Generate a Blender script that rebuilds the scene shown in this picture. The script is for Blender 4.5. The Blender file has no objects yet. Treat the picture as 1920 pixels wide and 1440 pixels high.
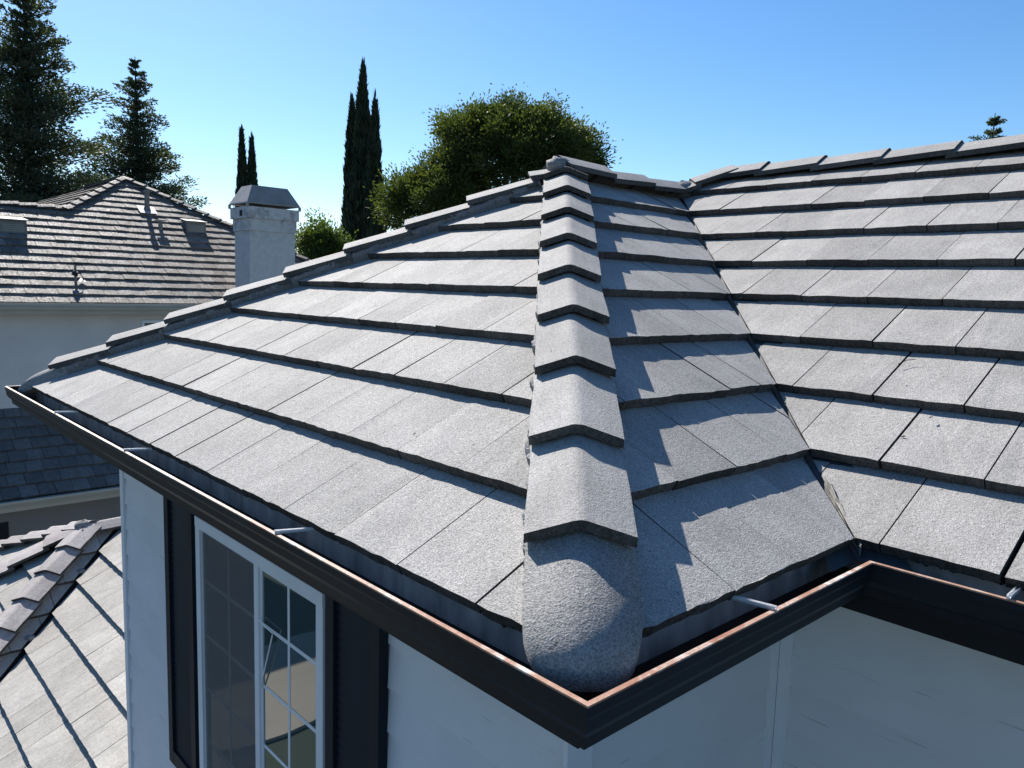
import bpy, math, random
import numpy as np
from mathutils import Vector, Matrix

sc = bpy.context.scene
random.seed(7)
rng = np.random.default_rng(11)

# ------------------------------------------------------------------ camera
# world: origin = outer eave corner of the tiles, X runs along the short eave, Y along the long eave
FPX = 1458.9                                   # focal length in pixels of the 1920 px wide photograph
CAM = np.array([-1.0579, -0.9176, 0.6796])
RC = np.array([[0.7358, -0.6766, 0.0300], [-0.0595, -0.1087, -0.9923], [0.6746, 0.7283, -0.1202]])
cd = bpy.data.cameras.new('camera'); cam = bpy.data.objects.new('camera', cd)
sc.collection.objects.link(cam); sc.camera = cam
cd.sensor_width = 36; cd.lens = FPX / 1920 * 36; cd.clip_start = 0.02; cd.clip_end = 3000
cam.matrix_world = Matrix([[RC[0][i], -RC[1][i], -RC[2][i], CAM[i]] for i in range(3)] + [[0, 0, 0, 1]])

# ------------------------------------------------------------------ sky, sun, exposure
SUN_EL, SUN_AZ = math.radians(42.4), math.radians(77.9)      # azimuth counted from +X towards +Y
w = bpy.data.worlds.new('World'); sc.world = w; w.use_nodes = True
nt = w.node_tree; bg = nt.nodes['Background']
sky = nt.nodes.new('ShaderNodeTexSky'); sky.sky_type = 'NISHITA'; sky.sun_disc = False
sky.sun_elevation = SUN_EL; sky.sun_rotation = math.pi / 2 - SUN_AZ
sky.altitude = 0; sky.air_density = 1.0; sky.dust_density = 0.3; sky.ozone_density = 4.0
hs = nt.nodes.new('ShaderNodeHueSaturation'); hs.inputs['Saturation'].default_value = 1.22
nt.links.new(sky.outputs[0], hs.inputs['Color']); nt.links.new(hs.outputs[0], bg.inputs[0]); bg.inputs[1].default_value = 0.078
sd = bpy.data.lights.new('sun', 'SUN'); sun = bpy.data.objects.new('sun', sd); sc.collection.objects.link(sun)
sd.energy = 4.6; sd.angle = math.radians(0.53); sd.color = (1.0, 0.955, 0.89)
S = Vector((math.cos(SUN_EL) * math.cos(SUN_AZ), math.cos(SUN_EL) * math.sin(SUN_AZ), math.sin(SUN_EL)))
sun.rotation_euler = S.to_track_quat('Z', 'Y').to_euler(); sun.location = (0, 0, 30)
sc.view_settings.view_transform = 'Standard'; sc.view_settings.look = 'None'
sc.view_settings.gamma = 1; sc.view_settings.exposure = 1.0
sc.render.engine = 'CYCLES'

# ------------------------------------------------------------------ helpers
def hit(px, py, p0, n):                        # photo pixel -> point on a plane
    d = RC.T @ np.array([(px - 960) / FPX, (py - 720) / FPX, 1.0])
    p0 = np.array(p0, float); n = np.array(n, float)
    return Vector(CAM + d * (n @ (p0 - CAM)) / (n @ d))
def at(px, py, D):
    return Vector(CAM + D * (RC.T @ np.array([(px - 960) / FPX, (py - 720) / FPX, 1.0])))
def proj(p):
    c = RC @ (np.array(p) - CAM); return 960 + FPX * c[0] / c[2], 720 + FPX * c[1] / c[2], c[2]

ROOTLOC = {}
def root(name, label, cat, loc, group=None):
    o = bpy.data.objects.new(name, None); sc.collection.objects.link(o)
    o.location = loc; o.empty_display_size = 0.3
    ROOTLOC[o.name] = Vector(loc); tag(o, label, cat, group); return o
def tag(o, label, cat, group=None):
    o['label'] = label; o['category'] = cat
    if group: o['group'] = group
def obj(name, verts, faces, mat, parent=None, M=None, smooth=False, mesh=None, edge=None, nedge=0):
    if mesh is None:
        if M is not None:
            Mi = M.inverted(); verts = [Mi @ Vector(v) for v in verts]
        mesh = bpy.data.meshes.new(name); mesh.from_pydata([tuple(v) for v in verts], [], faces)
        if smooth: mesh.polygons.foreach_set('use_smooth', [True] * len(mesh.polygons))
        if mat: mesh.materials.append(mat)
        if edge:
            mesh.materials.append(edge)
            mesh.polygons.foreach_set('material_index', [0 if i < nedge else 1 for i in range(len(mesh.polygons))])
        mesh.update()
    o = bpy.data.objects.new(name, mesh); sc.collection.objects.link(o)
    if parent is not None:
        o.parent = parent
        if parent.name in ROOTLOC: o.matrix_parent_inverse = Matrix.Translation(-ROOTLOC[parent.name])
        else: o.matrix_parent_inverse = WORLD[parent.name].inverted()
    o.matrix_basis = M if M is not None else Matrix()
    WORLD[o.name] = M if M is not None else Matrix()
    return o
WORLD = {}
class MB:
    def __init__(s): s.v = []; s.f = []
    def add(s, vs, fs):
        k = len(s.v); s.v += [Vector(v) for v in vs]; s.f += [tuple(i + k for i in f) for f in fs]
    def box(s, a, b):
        (x0, y0, z0), (x1, y1, z1) = a, b
        s.add([(x0, y0, z0), (x1, y0, z0), (x1, y1, z0), (x0, y1, z0), (x0, y0, z1), (x1, y0, z1), (x1, y1, z1), (x0, y1, z1)],
              [(0, 3, 2, 1), (4, 5, 6, 7), (0, 1, 5, 4), (1, 2, 6, 5), (2, 3, 7, 6), (3, 0, 4, 7)]); return s
    def prism(s, poly, d):                     # planar polygon extruded by vector d
        n = len(poly); d = Vector(d)
        s.add([Vector(p) for p in poly] + [Vector(p) + d for p in poly],
              [tuple(range(n))[::-1], tuple(range(n, 2 * n))] + [(i, (i + 1) % n, n + (i + 1) % n, n + i) for i in range(n)]); return s
    def tube(s, pts, rads, k=8):
        rings = []
        for i, p in enumerate(pts):
            p = Vector(p); a = Vector(pts[max(i - 1, 0)]); b = Vector(pts[min(i + 1, len(pts) - 1)])
            t = (b - a).normalized(); u = t.orthogonal().normalized(); v = t.cross(u)
            rings.append([p + (u * math.cos(j * 2 * math.pi / k) + v * math.sin(j * 2 * math.pi / k)) * rads[i] for j in range(k)])
        vs = [x for r in rings for x in r]; fs = []
        for i in range(len(pts) - 1):
            for j in range(k): fs.append((i * k + j, i * k + (j + 1) % k, (i + 1) * k + (j + 1) % k, (i + 1) * k + j))
        fs += [tuple(range(k))[::-1], tuple(range((len(pts) - 1) * k, len(pts) * k))]
        s.add(vs, fs); return s
    def sweep(s, prof, path):                  # prof: closed list of (offset, z); path(offset)-> list of xy corner points
        n = len(prof); cols = [path(d) for d, z in prof]; m = len(cols[0])
        vs = [(cols[i][j][0], cols[i][j][1], prof[i][1]) for j in range(m) for i in range(n)]
        fs = [(j * n + i, j * n + (i + 1) % n, (j + 1) * n + (i + 1) % n, (j + 1) * n + i) for j in range(m - 1) for i in range(n)]
        fs += [tuple(range(n))[::-1], tuple(range((m - 1) * n, m * n))]
        s.add(vs, fs); return s
    def build(s, name, mat, parent=None, smooth=False): return obj(name, s.v, s.f, mat, parent, None, smooth)

# ------------------------------------------------------------------ materials
def mat(name, col, rough=0.7, spec=0.4, metal=0.0):
    m = bpy.data.materials.new(name); m.use_nodes = True; b = m.node_tree.nodes['Principled BSDF']
    b.inputs['Base Color'].default_value = (*col, 1); b.inputs['Roughness'].default_value = rough
    b.inputs['Specular IOR Level'].default_value = spec; b.inputs['Metallic'].default_value = metal
    return m, m.node_tree, b
def N(nt, t, **k):
    n = nt.nodes.new(t)
    for a, v in k.items():
        if a in n.inputs: n.inputs[a].default_value = v
        else: setattr(n, a, v)
    return n
def coords(nt, scale, rnd=True):
    tc = N(nt, 'ShaderNodeTexCoord'); mp = N(nt, 'ShaderNodeMapping'); mp.inputs['Scale'].default_value = scale
    nt.links.new(tc.outputs['Object'], mp.inputs['Vector'])
    if rnd:
        oi = N(nt, 'ShaderNodeObjectInfo'); mu = N(nt, 'ShaderNodeVectorMath', operation='SCALE'); mu.inputs[0].default_value = (37, 91, 53)
        nt.links.new(oi.outputs['Random'], mu.inputs['Scale']); nt.links.new(mu.outputs[0], mp.inputs['Location'])
    return mp.outputs[0]
def noise(nt, vec, scale, detail=3, rough=0.55):
    n = N(nt, 'ShaderNodeTexNoise', Scale=scale, Detail=detail, Roughness=rough); nt.links.new(vec, n.inputs['Vector']); return n.outputs['Fac']
def ramp(nt, fac, p0, c0, p1, c1):
    r = N(nt, 'ShaderNodeValToRGB'); e = r.color_ramp.elements
    e[0].position = p0; e[0].color = (*c0, 1) if len(c0) == 3 else c0; e[1].position = p1; e[1].color = (*c1, 1)
    nt.links.new(fac, r.inputs[0]); return r.outputs[0]
def mix(nt, a, b, fac=1.0, mode='MULTIPLY'):
    m = N(nt, 'ShaderNodeMix', data_type='RGBA', blend_type=mode)
    for s_, v in ((0, fac), (6, a), (7, b)):
        if hasattr(v, 'is_output'): nt.links.new(v, m.inputs[s_])
        else: m.inputs[s_].default_value = v if s_ == 0 else (*v, 1)
    return m.outputs[2]
def g(v): return (v, v, v)
def bump(nt, b, h, strength, dist):
    bp = N(nt, 'ShaderNodeBump', Strength=strength, Distance=dist); nt.links.new(h, bp.inputs['Height'])
    nt.links.new(bp.outputs[0], b.inputs['Normal'])

def concrete(name, col, warm, grain=260, speck=0.5, bstr=0.6, rough=0.75, streak=0.10, var=0.10):
    m, nt, b = mat(name, col, rough, 0.45)
    v = coords(nt, (1, 1, 1)); oi = N(nt, 'ShaderNodeObjectInfo')
    gr = noise(nt, v, grain, 2, 0.7); gr2 = noise(nt, v, grain * 0.33, 2, 0.6); low = noise(nt, v, 5, 3)
    st = noise(nt, coords(nt, (38, 2.2, 8)), 1.0, 3, 0.6)
    c = ramp(nt, oi.outputs['Random'], 0, tuple(x * (1 - var) for x in col), 1, tuple(x * (1 + var * 0.7) for x in warm))
    c = mix(nt, c, ramp(nt, gr, 0.30, g(1 - speck), 0.72, g(1 + speck)))
    c = mix(nt, c, ramp(nt, gr2, 0.30, g(0.88), 0.7, g(1.08)))
    c = mix(nt, c, ramp(nt, low, 0.25, g(0.82), 0.75, g(1.09)))
    c = mix(nt, c, ramp(nt, noise(nt, v, 42, 2, 0.5), 0.235, g(0.35), 0.265, g(1.0)))
    c = mix(nt, c, ramp(nt, st, 0.28, g(1 - streak), 0.6, g(1.0)))
    nt.links.new(c, b.inputs['Base Color'])
    nt.links.new(ramp(nt, gr, 0.3, g(rough + 0.15), 0.75, g(rough - 0.22)), b.inputs['Roughness']); b.inputs['Specular IOR Level'].default_value = 0.10
    ad = N(nt, 'ShaderNodeMath', operation='MULTIPLY_ADD'); ad.inputs[1].default_value = 0.8
    nt.links.new(gr2, ad.inputs[0]); nt.links.new(gr, ad.inputs[2])
    bump(nt, b, ad.outputs[0], bstr, 0.004)
    return m
M_TILE = concrete('roof tile concrete', (0.350, 0.338, 0.322), (0.366, 0.352, 0.335))
M_CAP = concrete('cap tile concrete', (0.350, 0.338, 0.322), (0.366, 0.352, 0.335), grain=300, speck=0.4, bstr=0.6, streak=0.12, var=0.06)
M_START = concrete('starter tile concrete', (0.29, 0.28, 0.27), (0.30, 0.29, 0.28), grain=210, speck=0.45, bstr=0.75, streak=0.1, var=0.03)
M_LOW = concrete('lower roof tile concrete', (0.36, 0.34, 0.31), (0.39, 0.37, 0.34), grain=120, speck=0.15, bstr=0.3, streak=0.12, var=0.07)
M_LOWCAP = concrete('lower roof cap concrete', (0.34, 0.31, 0.30), (0.40, 0.37, 0.36), grain=90, speck=0.2, bstr=0.4, streak=0.2, var=0.1)
M_SHAKE = concrete('shake roof tile', (0.165, 0.146, 0.131), (0.200, 0.178, 0.160), grain=30, speck=0.2, bstr=0.3, streak=0.4, var=0.28, rough=0.7)
M_SHADE = concrete('shaded shake tile', (0.13, 0.125, 0.12), (0.155, 0.15, 0.145), grain=30, speck=0.15, bstr=0.3, streak=0.2, var=0.08)  # muted copy of the shake tile, the lower roof's shade put into colour
M_MORTAR = concrete('mortar', (0.22, 0.22, 0.225), (0.24, 0.24, 0.24), grain=160, speck=0.45, bstr=1.0, var=0.05)
M_EDGE = concrete('dark tile edge', (0.078, 0.075, 0.071), (0.095, 0.091, 0.086), grain=120, speck=0.4, bstr=1.0, streak=0.3, var=0.2, rough=0.85)  # butts, sides and undersides, darker than the tile tops
def plain(name, col, rough=0.6, spec=0.4, metal=0, nscale=3, amt=0.15, bscale=0, bstr=0.2, stretch=(1, 1, 1)):
    m, nt, b = mat(name, col, rough, spec, metal); v = coords(nt, stretch, False)
    c = mix(nt, col, ramp(nt, noise(nt, v, nscale, 4), 0.3, g(1 - amt), 0.7, g(1 + amt * 0.5)))
    nt.links.new(c, b.inputs['Base Color'])
    if bscale: bump(nt, b, noise(nt, v, bscale, 3), bstr, 0.003)
    return m
M_DECK = plain('underlayment', (0.02, 0.02, 0.022), 0.9)
M_VALLEY = plain('valley metal', (0.06, 0.063, 0.066), 0.5, 0.5, 0.3, 12, 0.3)
M_BLACK = plain('black gutter paint', (0.008, 0.011, 0.016), 0.5, 0.25, 0, 5, 0.3)
M_SHUT = plain('black shutter paint', (0.007, 0.013, 0.022), 0.6, 0.2, 0, 5, 0.2)
M_GBACK = plain('grey fascia flashing', (0.50, 0.46, 0.41), 0.6, 0.4, 0, 14, 0.5, stretch=(1, 1, 0.4))
M_INSIDE = plain('rusty gutter trough', (0.055, 0.032, 0.024), 0.85, 0.2, 0, 18, 0.6)
M_TRIM = plain('white trim paint', (0.64, 0.67, 0.71), 0.5, 0.4, 0, 4, 0.06)
M_ZINC = plain('galvanised strap', (0.78, 0.78, 0.78), 0.4, 0.5, 0.2, 30, 0.15)
M_DARK = plain('dark opening', (0.012, 0.012, 0.014), 0.9)
M_NWALL = plain('neighbour stucco', (0.52, 0.50, 0.48), 0.9, 0.2, 0, 1.2, 0.10, 90, 0.3)
M_NGUT = plain('tan gutter paint', (0.34, 0.33, 0.29), 0.5, 0.4, 0, 2, 0.1)
M_NVENT = plain('roof vent paint', (0.15, 0.145, 0.135), 0.6, 0.4, 0, 6, 0.12)
M_HOOD = plain('chimney hood metal', (0.27, 0.25, 0.235), 0.5, 0.4, 0.2, 3, 0.2)
M_LEAD = plain('lead flashing', (0.36, 0.35, 0.33), 0.5, 0.4, 0, 10, 0.2)
m, nt, b = mat('siding paint', (0.60, 0.615, 0.64), 0.55, 0.35); M_SIDE = m
v = coords(nt, (1.2, 1.2, 26)); n1 = noise(nt, v, 3.0, 4, 0.6); n2 = noise(nt, coords(nt, (1, 1, 1)), 2.5, 3)
crk = noise(nt, coords(nt, (1.6, 1.6, 60)), 2.0, 2, 0.5)
c = mix(nt, (0.60, 0.615, 0.64), ramp(nt, n2, 0.3, g(0.93), 0.7, g(1.04)))
c = mix(nt, c, ramp(nt, crk, 0.27, g(0.62), 0.31, g(1.0)))
nt.links.new(c, b.inputs['Base Color']); bump(nt, b, n1, 0.25, 0.003)
m, nt, b = mat('worn copper lip', (0.42, 0.21, 0.13), 0.45, 0.5); M_LIP = m
v = coords(nt, (1, 1, 1)); c = ramp(nt, noise(nt, v, 7, 5, 0.7), 0.38, (0.26, 0.115, 0.065), 0.62, (0.40, 0.26, 0.19))
c = mix(nt, c, (0.66, 0.62, 0.57), ramp(nt, noise(nt, v, 4, 6, 0.75), 0.50, g(0), 0.60, g(0.9)), 'MIX')
nt.links.new(c, b.inputs['Base Color']); bump(nt, b, noise(nt, v, 120, 3), 0.5, 0.002)
m, nt, b = mat('chimney stucco', (0.50, 0.49, 0.48), 0.9, 0.2); M_CHIM = m
v = coords(nt, (1, 1, 1), False); nz = noise(nt, v, 3.2, 6, 0.7)
tc = N(nt, 'ShaderNodeTexCoord'); sx = N(nt, 'ShaderNodeSeparateXYZ'); nt.links.new(tc.outputs['Object'], sx.inputs[0])
mr = N(nt, 'ShaderNodeMapRange'); mr.inputs[1].default_value = 1.55; mr.inputs[2].default_value = 2.2; nt.links.new(sx.outputs[2], mr.inputs[0])
mm = N(nt, 'ShaderNodeMath', operation='MULTIPLY'); nt.links.new(mr.outputs[0], mm.inputs[0]); nt.links.new(ramp(nt, nz, 0.5, g(0), 0.58, g(1)), mm.inputs[1])
c = mix(nt, (0.50, 0.49, 0.48), (0.34, 0.32, 0.31), mm.outputs[0], 'MIX')
c = mix(nt, c, ramp(nt, noise(nt, v, 9, 4), 0.3, g(0.88), 0.7, g(1.05))); nt.links.new(c, b.inputs['Base Color'])
bump(nt, b, noise(nt, v, 60, 3), 0.3, 0.005)
m, nt, b = mat('window glass', (0.035, 0.055, 0.06), 0.02, 0.5); M_GLASS = m
gl = N(nt, 'ShaderNodeBsdfGlossy', Roughness=0.015); gl.inputs[0].default_value = (0.9, 0.95, 0.93, 1)
mx = N(nt, 'ShaderNodeMixShader'); fr = N(nt, 'ShaderNodeFresnel', IOR=1.9); nt.links.new(fr.outputs[0], mx.inputs[0])
nt.links.new(b.outputs[0], mx.inputs[1]); nt.links.new(gl.outputs[0], mx.inputs[2])
nt.links.new(mx.outputs[0], nt.nodes['Material Output'].inputs[0])
m, nt, b = mat('insect screen', (0.15, 0.15, 0.155), 0.8, 0.2); M_SCREEN = m
tr = N(nt, 'ShaderNodeBsdfTransparent'); mx = N(nt, 'ShaderNodeMixShader'); mx.inputs[0].default_value = 0.5
nt.links.new(tr.outputs[0], mx.inputs[1]); nt.links.new(b.outputs[0], mx.inputs[2]); nt.links.new(mx.outputs[0], nt.nodes['Material Output'].inputs[0])
def leafmat(name, c0, c1, trans=0.35):
    m, nt, b = mat(name, c0, 0.6, 0.25)
    tc = N(nt, 'ShaderNodeTexCoord'); nz = noise(nt, tc.outputs['Object'], 0.9, 4, 0.7)
    c = ramp(nt, nz, 0.3, c0, 0.7, c1); nt.links.new(c, b.inputs['Base Color'])
    t = N(nt, 'ShaderNodeBsdfTranslucent'); nt.links.new(mix(nt, c, (1.3, 1.35, 0.6)), t.inputs[0])
    mx = N(nt, 'ShaderNodeMixShader'); mx.inputs[0].default_value = trans
    nt.links.new(b.outputs[0], mx.inputs[1]); nt.links.new(t.outputs[0], mx.inputs[2]); nt.links.new(mx.outputs[0], nt.nodes['Material Output'].inputs[0])
    return m
M_CONIFER = leafmat('conifer needles', (0.045, 0.065, 0.045), (0.075, 0.09, 0.05), 0.3)
M_CYPRESS = leafmat('cypress scales', (0.02, 0.035, 0.018), (0.035, 0.05, 0.024), 0.1)
M_BROAD = leafmat('broad leaves', (0.04, 0.065, 0.022), (0.10, 0.115, 0.032), 0.40)
M_SHRUB = leafmat('light leaves', (0.045, 0.08, 0.022), (0.10, 0.135, 0.035), 0.42)
M_BARK = plain('bark', (0.07, 0.05, 0.038), 0.9, 0.2, 0, 5, 0.3)

# ------------------------------------------------------------------ roof maths
P = 0.528; SN, CS, T = math.sin(P), math.cos(P), math.tan(P)
EXP = 0.345; L = 4.80; VB = 1.156; RUN = 8.83 * EXP * CS
GROUND = -6.0
class Plane:
    def __init__(s, o, a, u):                  # a = along the courses, u = upslope
        s.o = Vector(o); s.a = Vector(a).normalized(); s.u = Vector(u).normalized(); s.n = s.a.cross(s.u)
    def pt(s, a, d, h=0): return s.o + s.a * a + s.u * d + s.n * h
def PX(x, z, y=0): return Plane((x, y, z), (0, -1, 0), (CS, 0, SN))        # faces -X, a = -Y
def PYm(y, z, x=0): return Plane((x, y, z), (1, 0, 0), (0, CS, SN))        # faces -Y, a = +X
def clip(poly, pl):
    nx, ny, d = pl; out = []
    for i in range(len(poly)):
        p, q = poly[i], poly[(i + 1) % len(poly)]
        fp, fq = nx * p[0] + ny * p[1] + d, nx * q[0] + ny * q[1] + d
        if fp >= 0: out.append(p)
        if (fp >= 0) != (fq >= 0):
            t = fp / (fp - fq); out.append((p[0] + (q[0] - p[0]) * t, p[1] + (q[1] - p[1]) * t))
    return out
def tile_mesh(pl, a0, a1, s0, length, clips, thick, drop, seg=6, crown=0.003, rag=0.0015, tilt=None):
    """world verts+faces of one flat tile, clipped by half planes in (a, s)"""
    jit = [random.gauss(0, rag) for _ in range(seg + 1)]
    cz = [random.gauss(0, 1) for _ in range(seg + 3)]
    cz = [crown * (cz[i] + cz[i + 1] + cz[i + 2]) / 1.7 for i in range(seg + 1)]
    tz = random.gauss(0, 0.0008) if tilt is None else tilt; tw = random.gauss(0, 0.004)
    poly = [(a0 + (a1 - a0) * i / seg, s0 + jit[i]) for i in range(seg + 1)] + [(a1, s0 + length), (a0, s0 + length)]
    for c_ in clips:
        poly = clip(poly, c_)
        if len(poly) < 3: return None
    ar = 0.5 * abs(sum(poly[i][0] * poly[(i + 1) % len(poly)][1] - poly[(i + 1) % len(poly)][0] * poly[i][1] for i in range(len(poly))))
    if ar < 0.0012: return None
    def h(a, s):
        f = max(0, min(1, (a - a0) / (a1 - a0))) * seg; i = min(int(f), seg - 1)
        cr = cz[i] + (cz[i + 1] - cz[i]) * (f - i); ds = (s - s0) / length
        return -drop * (s - s0) / EXP + tz + cr * max(0, 1 - ds * 1.3) + tw * (a - (a0 + a1) / 2)
    n = len(poly)
    top = [pl.pt(a, s, h(a, s)) for a, s in poly]
    bot = [pl.pt(a, s, h(a, s) - thick) for a, s in poly]
    fs = [tuple(range(n)), tuple(range(2 * n - 1, n - 1, -1))] + [(i, n + i, n + (i + 1) % n, (i + 1) % n) for i in range(n)]
    return top + bot, fs
def tile_field(pl, courses, amin, amax, offs, clips, mat, parent, name='tile', wdt=0.30, gap=0.0036, thick=0.035, drop=0.039,
               length=0.42, splits=None, keep=None, rest=None, seg=8, crown=0.0013, wide=0.16, gaps=None, edge=None):
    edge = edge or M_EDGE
    for n in courses:
        o_ = offs[n % len(offs)] if isinstance(offs, (list, tuple)) else offs(n)
        k0 = math.floor((amin - o_) / wdt) - 1; k = k0; edges = []
        while o_ + k * wdt < amax + wdt: edges.append(o_ + k * wdt); k += 1
        if splits and n in splits: edges = sorted(edges + splits[n])
        for i in range(len(edges) - 1):
            gl_ = gap * random.uniform(0.85, 1.15) + (random.uniform(0.001, 0.0035) if random.random() < wide else 0)
            a0, a1 = edges[i] + gl_ / 2, edges[i + 1] - gl_ / 2
            if gaps:
                for (gn, ga, gw) in gaps:
                    if gn == n and abs(edges[i] - ga) < 0.03: a0 += gw
            r = tile_mesh(pl, a0, a1, n * EXP, length, clips + [(1, 0, -amin), (-1, 0, amax)], thick, drop, seg, crown)
            if r is None: continue
            M = Matrix((( *[pl.a[0], pl.u[0], pl.n[0]], 0), (pl.a[1], pl.u[1], pl.n[1], 0), (pl.a[2], pl.u[2], pl.n[2], 0), (0, 0, 0, 1)))
            M.translation = pl.pt((a0 + a1) / 2, n * EXP, 0)
            if keep is not None and not keep(pl.pt((a0 + a1) / 2, (n + .5) * EXP)):
                if rest is not None: rest.add(*r)
                continue
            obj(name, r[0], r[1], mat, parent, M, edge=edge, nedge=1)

def cap_profile(C, wl, wr, up, wing, thick, rnd=0.05):
    V = C; A, B = V + wl * rnd, V + wr * rnd
    outer = [V + wl * wing]
    for i in range(7):
        t = i / 6; outer.append(A * (1 - t) ** 2 + V * 2 * t * (1 - t) + B * t * t)
    outer.append(V + wr * wing)
    inner = [p - up * thick for p in outer][::-1]
    return outer + inner
def cap(name, P0, d, wl, wr, up, t0, length, h0, h1, mat, parent, wing=0.135, thick=0.029, cuts=4, rnd=0.022, smooth=False):
    """one cap tile from t0 (butt end, height h0) to t0+length (height h1) along d"""
    n = 0; vs = []; fs = []
    yaw = random.gauss(0, 0.006); roll = random.gauss(0, 0.004)
    side = d.cross(up)
    for i in range(cuts + 1):
        f = i / cuts; t = t0 + length * f
        C = P0 + d * t + up * (h0 + (h1 - h0) * f) + side * (yaw * (f - .5) + random.gauss(0, 0.0008))
        pr = cap_profile(C, (wl + up * roll).normalized(), (wr - up * roll).normalized(), up, wing + random.gauss(0, .0012), thick, rnd)
        if i == 0: pr = [p + d * random.gauss(0, 0.0012) for p in pr]
        n = len(pr); vs += pr
    for i in range(cuts):
        for j in range(n): fs.append((i * n + j, (i + 1) * n + j, (i + 1) * n + (j + 1) % n, i * n + (j + 1) % n))
    fs += [tuple(range(n)), tuple(range(cuts * n, cuts * n + n))[::-1]]
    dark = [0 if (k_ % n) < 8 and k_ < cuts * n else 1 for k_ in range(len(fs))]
    M = Matrix(((side[0], d[0], up[0], 0), (side[1], d[1], up[1], 0), (side[2], d[2], up[2], 0), (0, 0, 0, 1)))
    M.translation = P0 + d * (t0 + length / 2)
    o = obj(name, vs, fs, mat, parent, M, True)
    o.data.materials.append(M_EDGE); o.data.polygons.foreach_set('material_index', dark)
    mark_sharp(o.data); return o
def mark_sharp(me, ang=0.6):
    me.update()
    if hasattr(me, 'set_sharp_from_angle'): me.set_sharp_from_angle(angle=ang)
def hip_dirs(d, nl, nr):
    """wing directions in two planes with normals nl, nr, square to the hip direction d"""
    d = d.normalized(); up = (nl + nr).normalized(); up = (up - d * up.dot(d)).normalized()
    wl = d.cross(nl).normalized(); wr = d.cross(nr).normalized()
    if wl.dot(up) > 0: wl = -wl
    if wr.dot(up) > 0: wr = -wr
    return wl, wr, up

# ================================================================== ground
m, nt, b = mat('garden ground', (0.1, 0.1, 0.06), 0.95, 0.1)
tc = N(nt, 'ShaderNodeTexCoord'); c = ramp(nt, noise(nt, tc.outputs['Object'], 0.12, 5, 0.6), 0.42, (0.05, 0.062, 0.045), 0.58, (0.085, 0.088, 0.08)); nt.links.new(c, b.inputs['Base Color'])
go = obj('ground', [(-700, -700, GROUND), (700, -700, GROUND), (700, 700, GROUND), (-700, 700, GROUND)], [(0, 1, 2, 3)], m); go['kind'] = 'structure'
M_UNSEEN_PATIO = plain('patio concrete', (0.30, 0.27, 0.23), 0.9, 0.2, 0, 0.8, 0.12)
mb = MB(); pts = []
for k_ in range(40):
    a_ = k_ / 40 * 2 * math.pi; r_ = 2.1 + .7 * math.sin(2 * a_ + .6) + .45 * math.sin(3 * a_ + 2); pts.append((-4.6 + r_ * 1.1 * math.cos(a_), 10.2 + r_ * math.sin(a_)))
mb.prism([(x, y, GROUND + 0.004) for x, y in pts], (0, 0, 0.05)); po = mb.build('unseen_patio', M_UNSEEN_PATIO); po['kind'] = 'structure'  # unseen slab, added for the window glass to reflect

# ================================================================== our house
house = root('house', 'pale house with grey flat-tiled hip roof, black gutters and black-shuttered window', 'house', (0.43, 2.4, GROUND))
W0 = 0.43                                     # eave overhang: walls stand this far inside the tile edge
WX2, WY0, WY1 = VB + W0, 0.42, L - W0
XB = VB + 2 * RUN; YB = -6.0                   # far extents of the main block
# ---- roof deck (under the tiles)
dk = -0.078
A, B, C = PX(0, 0), PYm(0, 0), PX(VB, 0)
hz = L / 2 * T; zr = RUN * T; dd = RUN - L / 2
def low(p): return (p[0], p[1], p[2] - 0.09)
apex, wend, rid, ridb = (L / 2, L / 2, hz), (VB + L / 2, L / 2, hz), (VB + RUN, L / 2 - dd, zr), (VB + RUN, YB, zr)
polys = [[(0, L, 0), (0, 0, 0), apex], [(0, 0, 0), (VB, 0, 0), wend, apex], [(VB, YB, 0), ridb, rid, wend, (VB, 0, 0)],
         [(0, L, 0), apex, wend, rid, (XB, L, 0)], [(XB, L, 0), rid, ridb, (XB, YB, 0)], [(VB, YB, 0), (XB, YB, 0), ridb]]
mb = MB()
for p in polys:                                # the deck stops behind the fascia
    q = []
    for (x_, y_, z_) in p:
        if z_ == 0:
            x2, y2 = (x_ + .062 if x_ in (0, VB) else x_ - .062), (y_ - .062 if y_ == L else (y_ + .062 if y_ == 0 else y_)); q.append((x2, y2, .062 * T))
        else: q.append((x_, y_, z_))
    mb.add([low(x) for x in q], [tuple(range(len(q)))])
roof = mb.build('roof', M_DECK, house)
# ---- tiles
stuffmb = MB()
tile_field(A, range(0, 9), -L, 0, [-0.022, -0.166], [(-1, -CS, -0.03), (1, -CS, L - 0.03)], M_TILE, roof,
           gaps=[(2, -0.916, 0.006), (0, -0.322, 0.007)])
tile_field(B, range(0, 9), 0, 4, [0.222, 0.098], [(1, -CS, -0.03), (-1, CS, VB - 0.004), (0, -1, L / 2 / CS - 0.02)], M_TILE, roof, splits={2: [1.634]})
tile_field(C, range(0, 9), -3, 6.0, [0.070, -0.068], [(1, CS, -0.001), (1, -CS, L - 0.03), (0, -1, RUN / CS - 0.02)], M_TILE, roof,
           keep=lambda p: p.y > -1.25, rest=stuffmb, gaps=[(1, -0.067, 0.004), (0, 0.374, 0.009), (2, -0.231, 0.003)])
so = stuffmb.build('roof_tiles', M_TILE, roof); so['kind'] = 'stuff'
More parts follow.
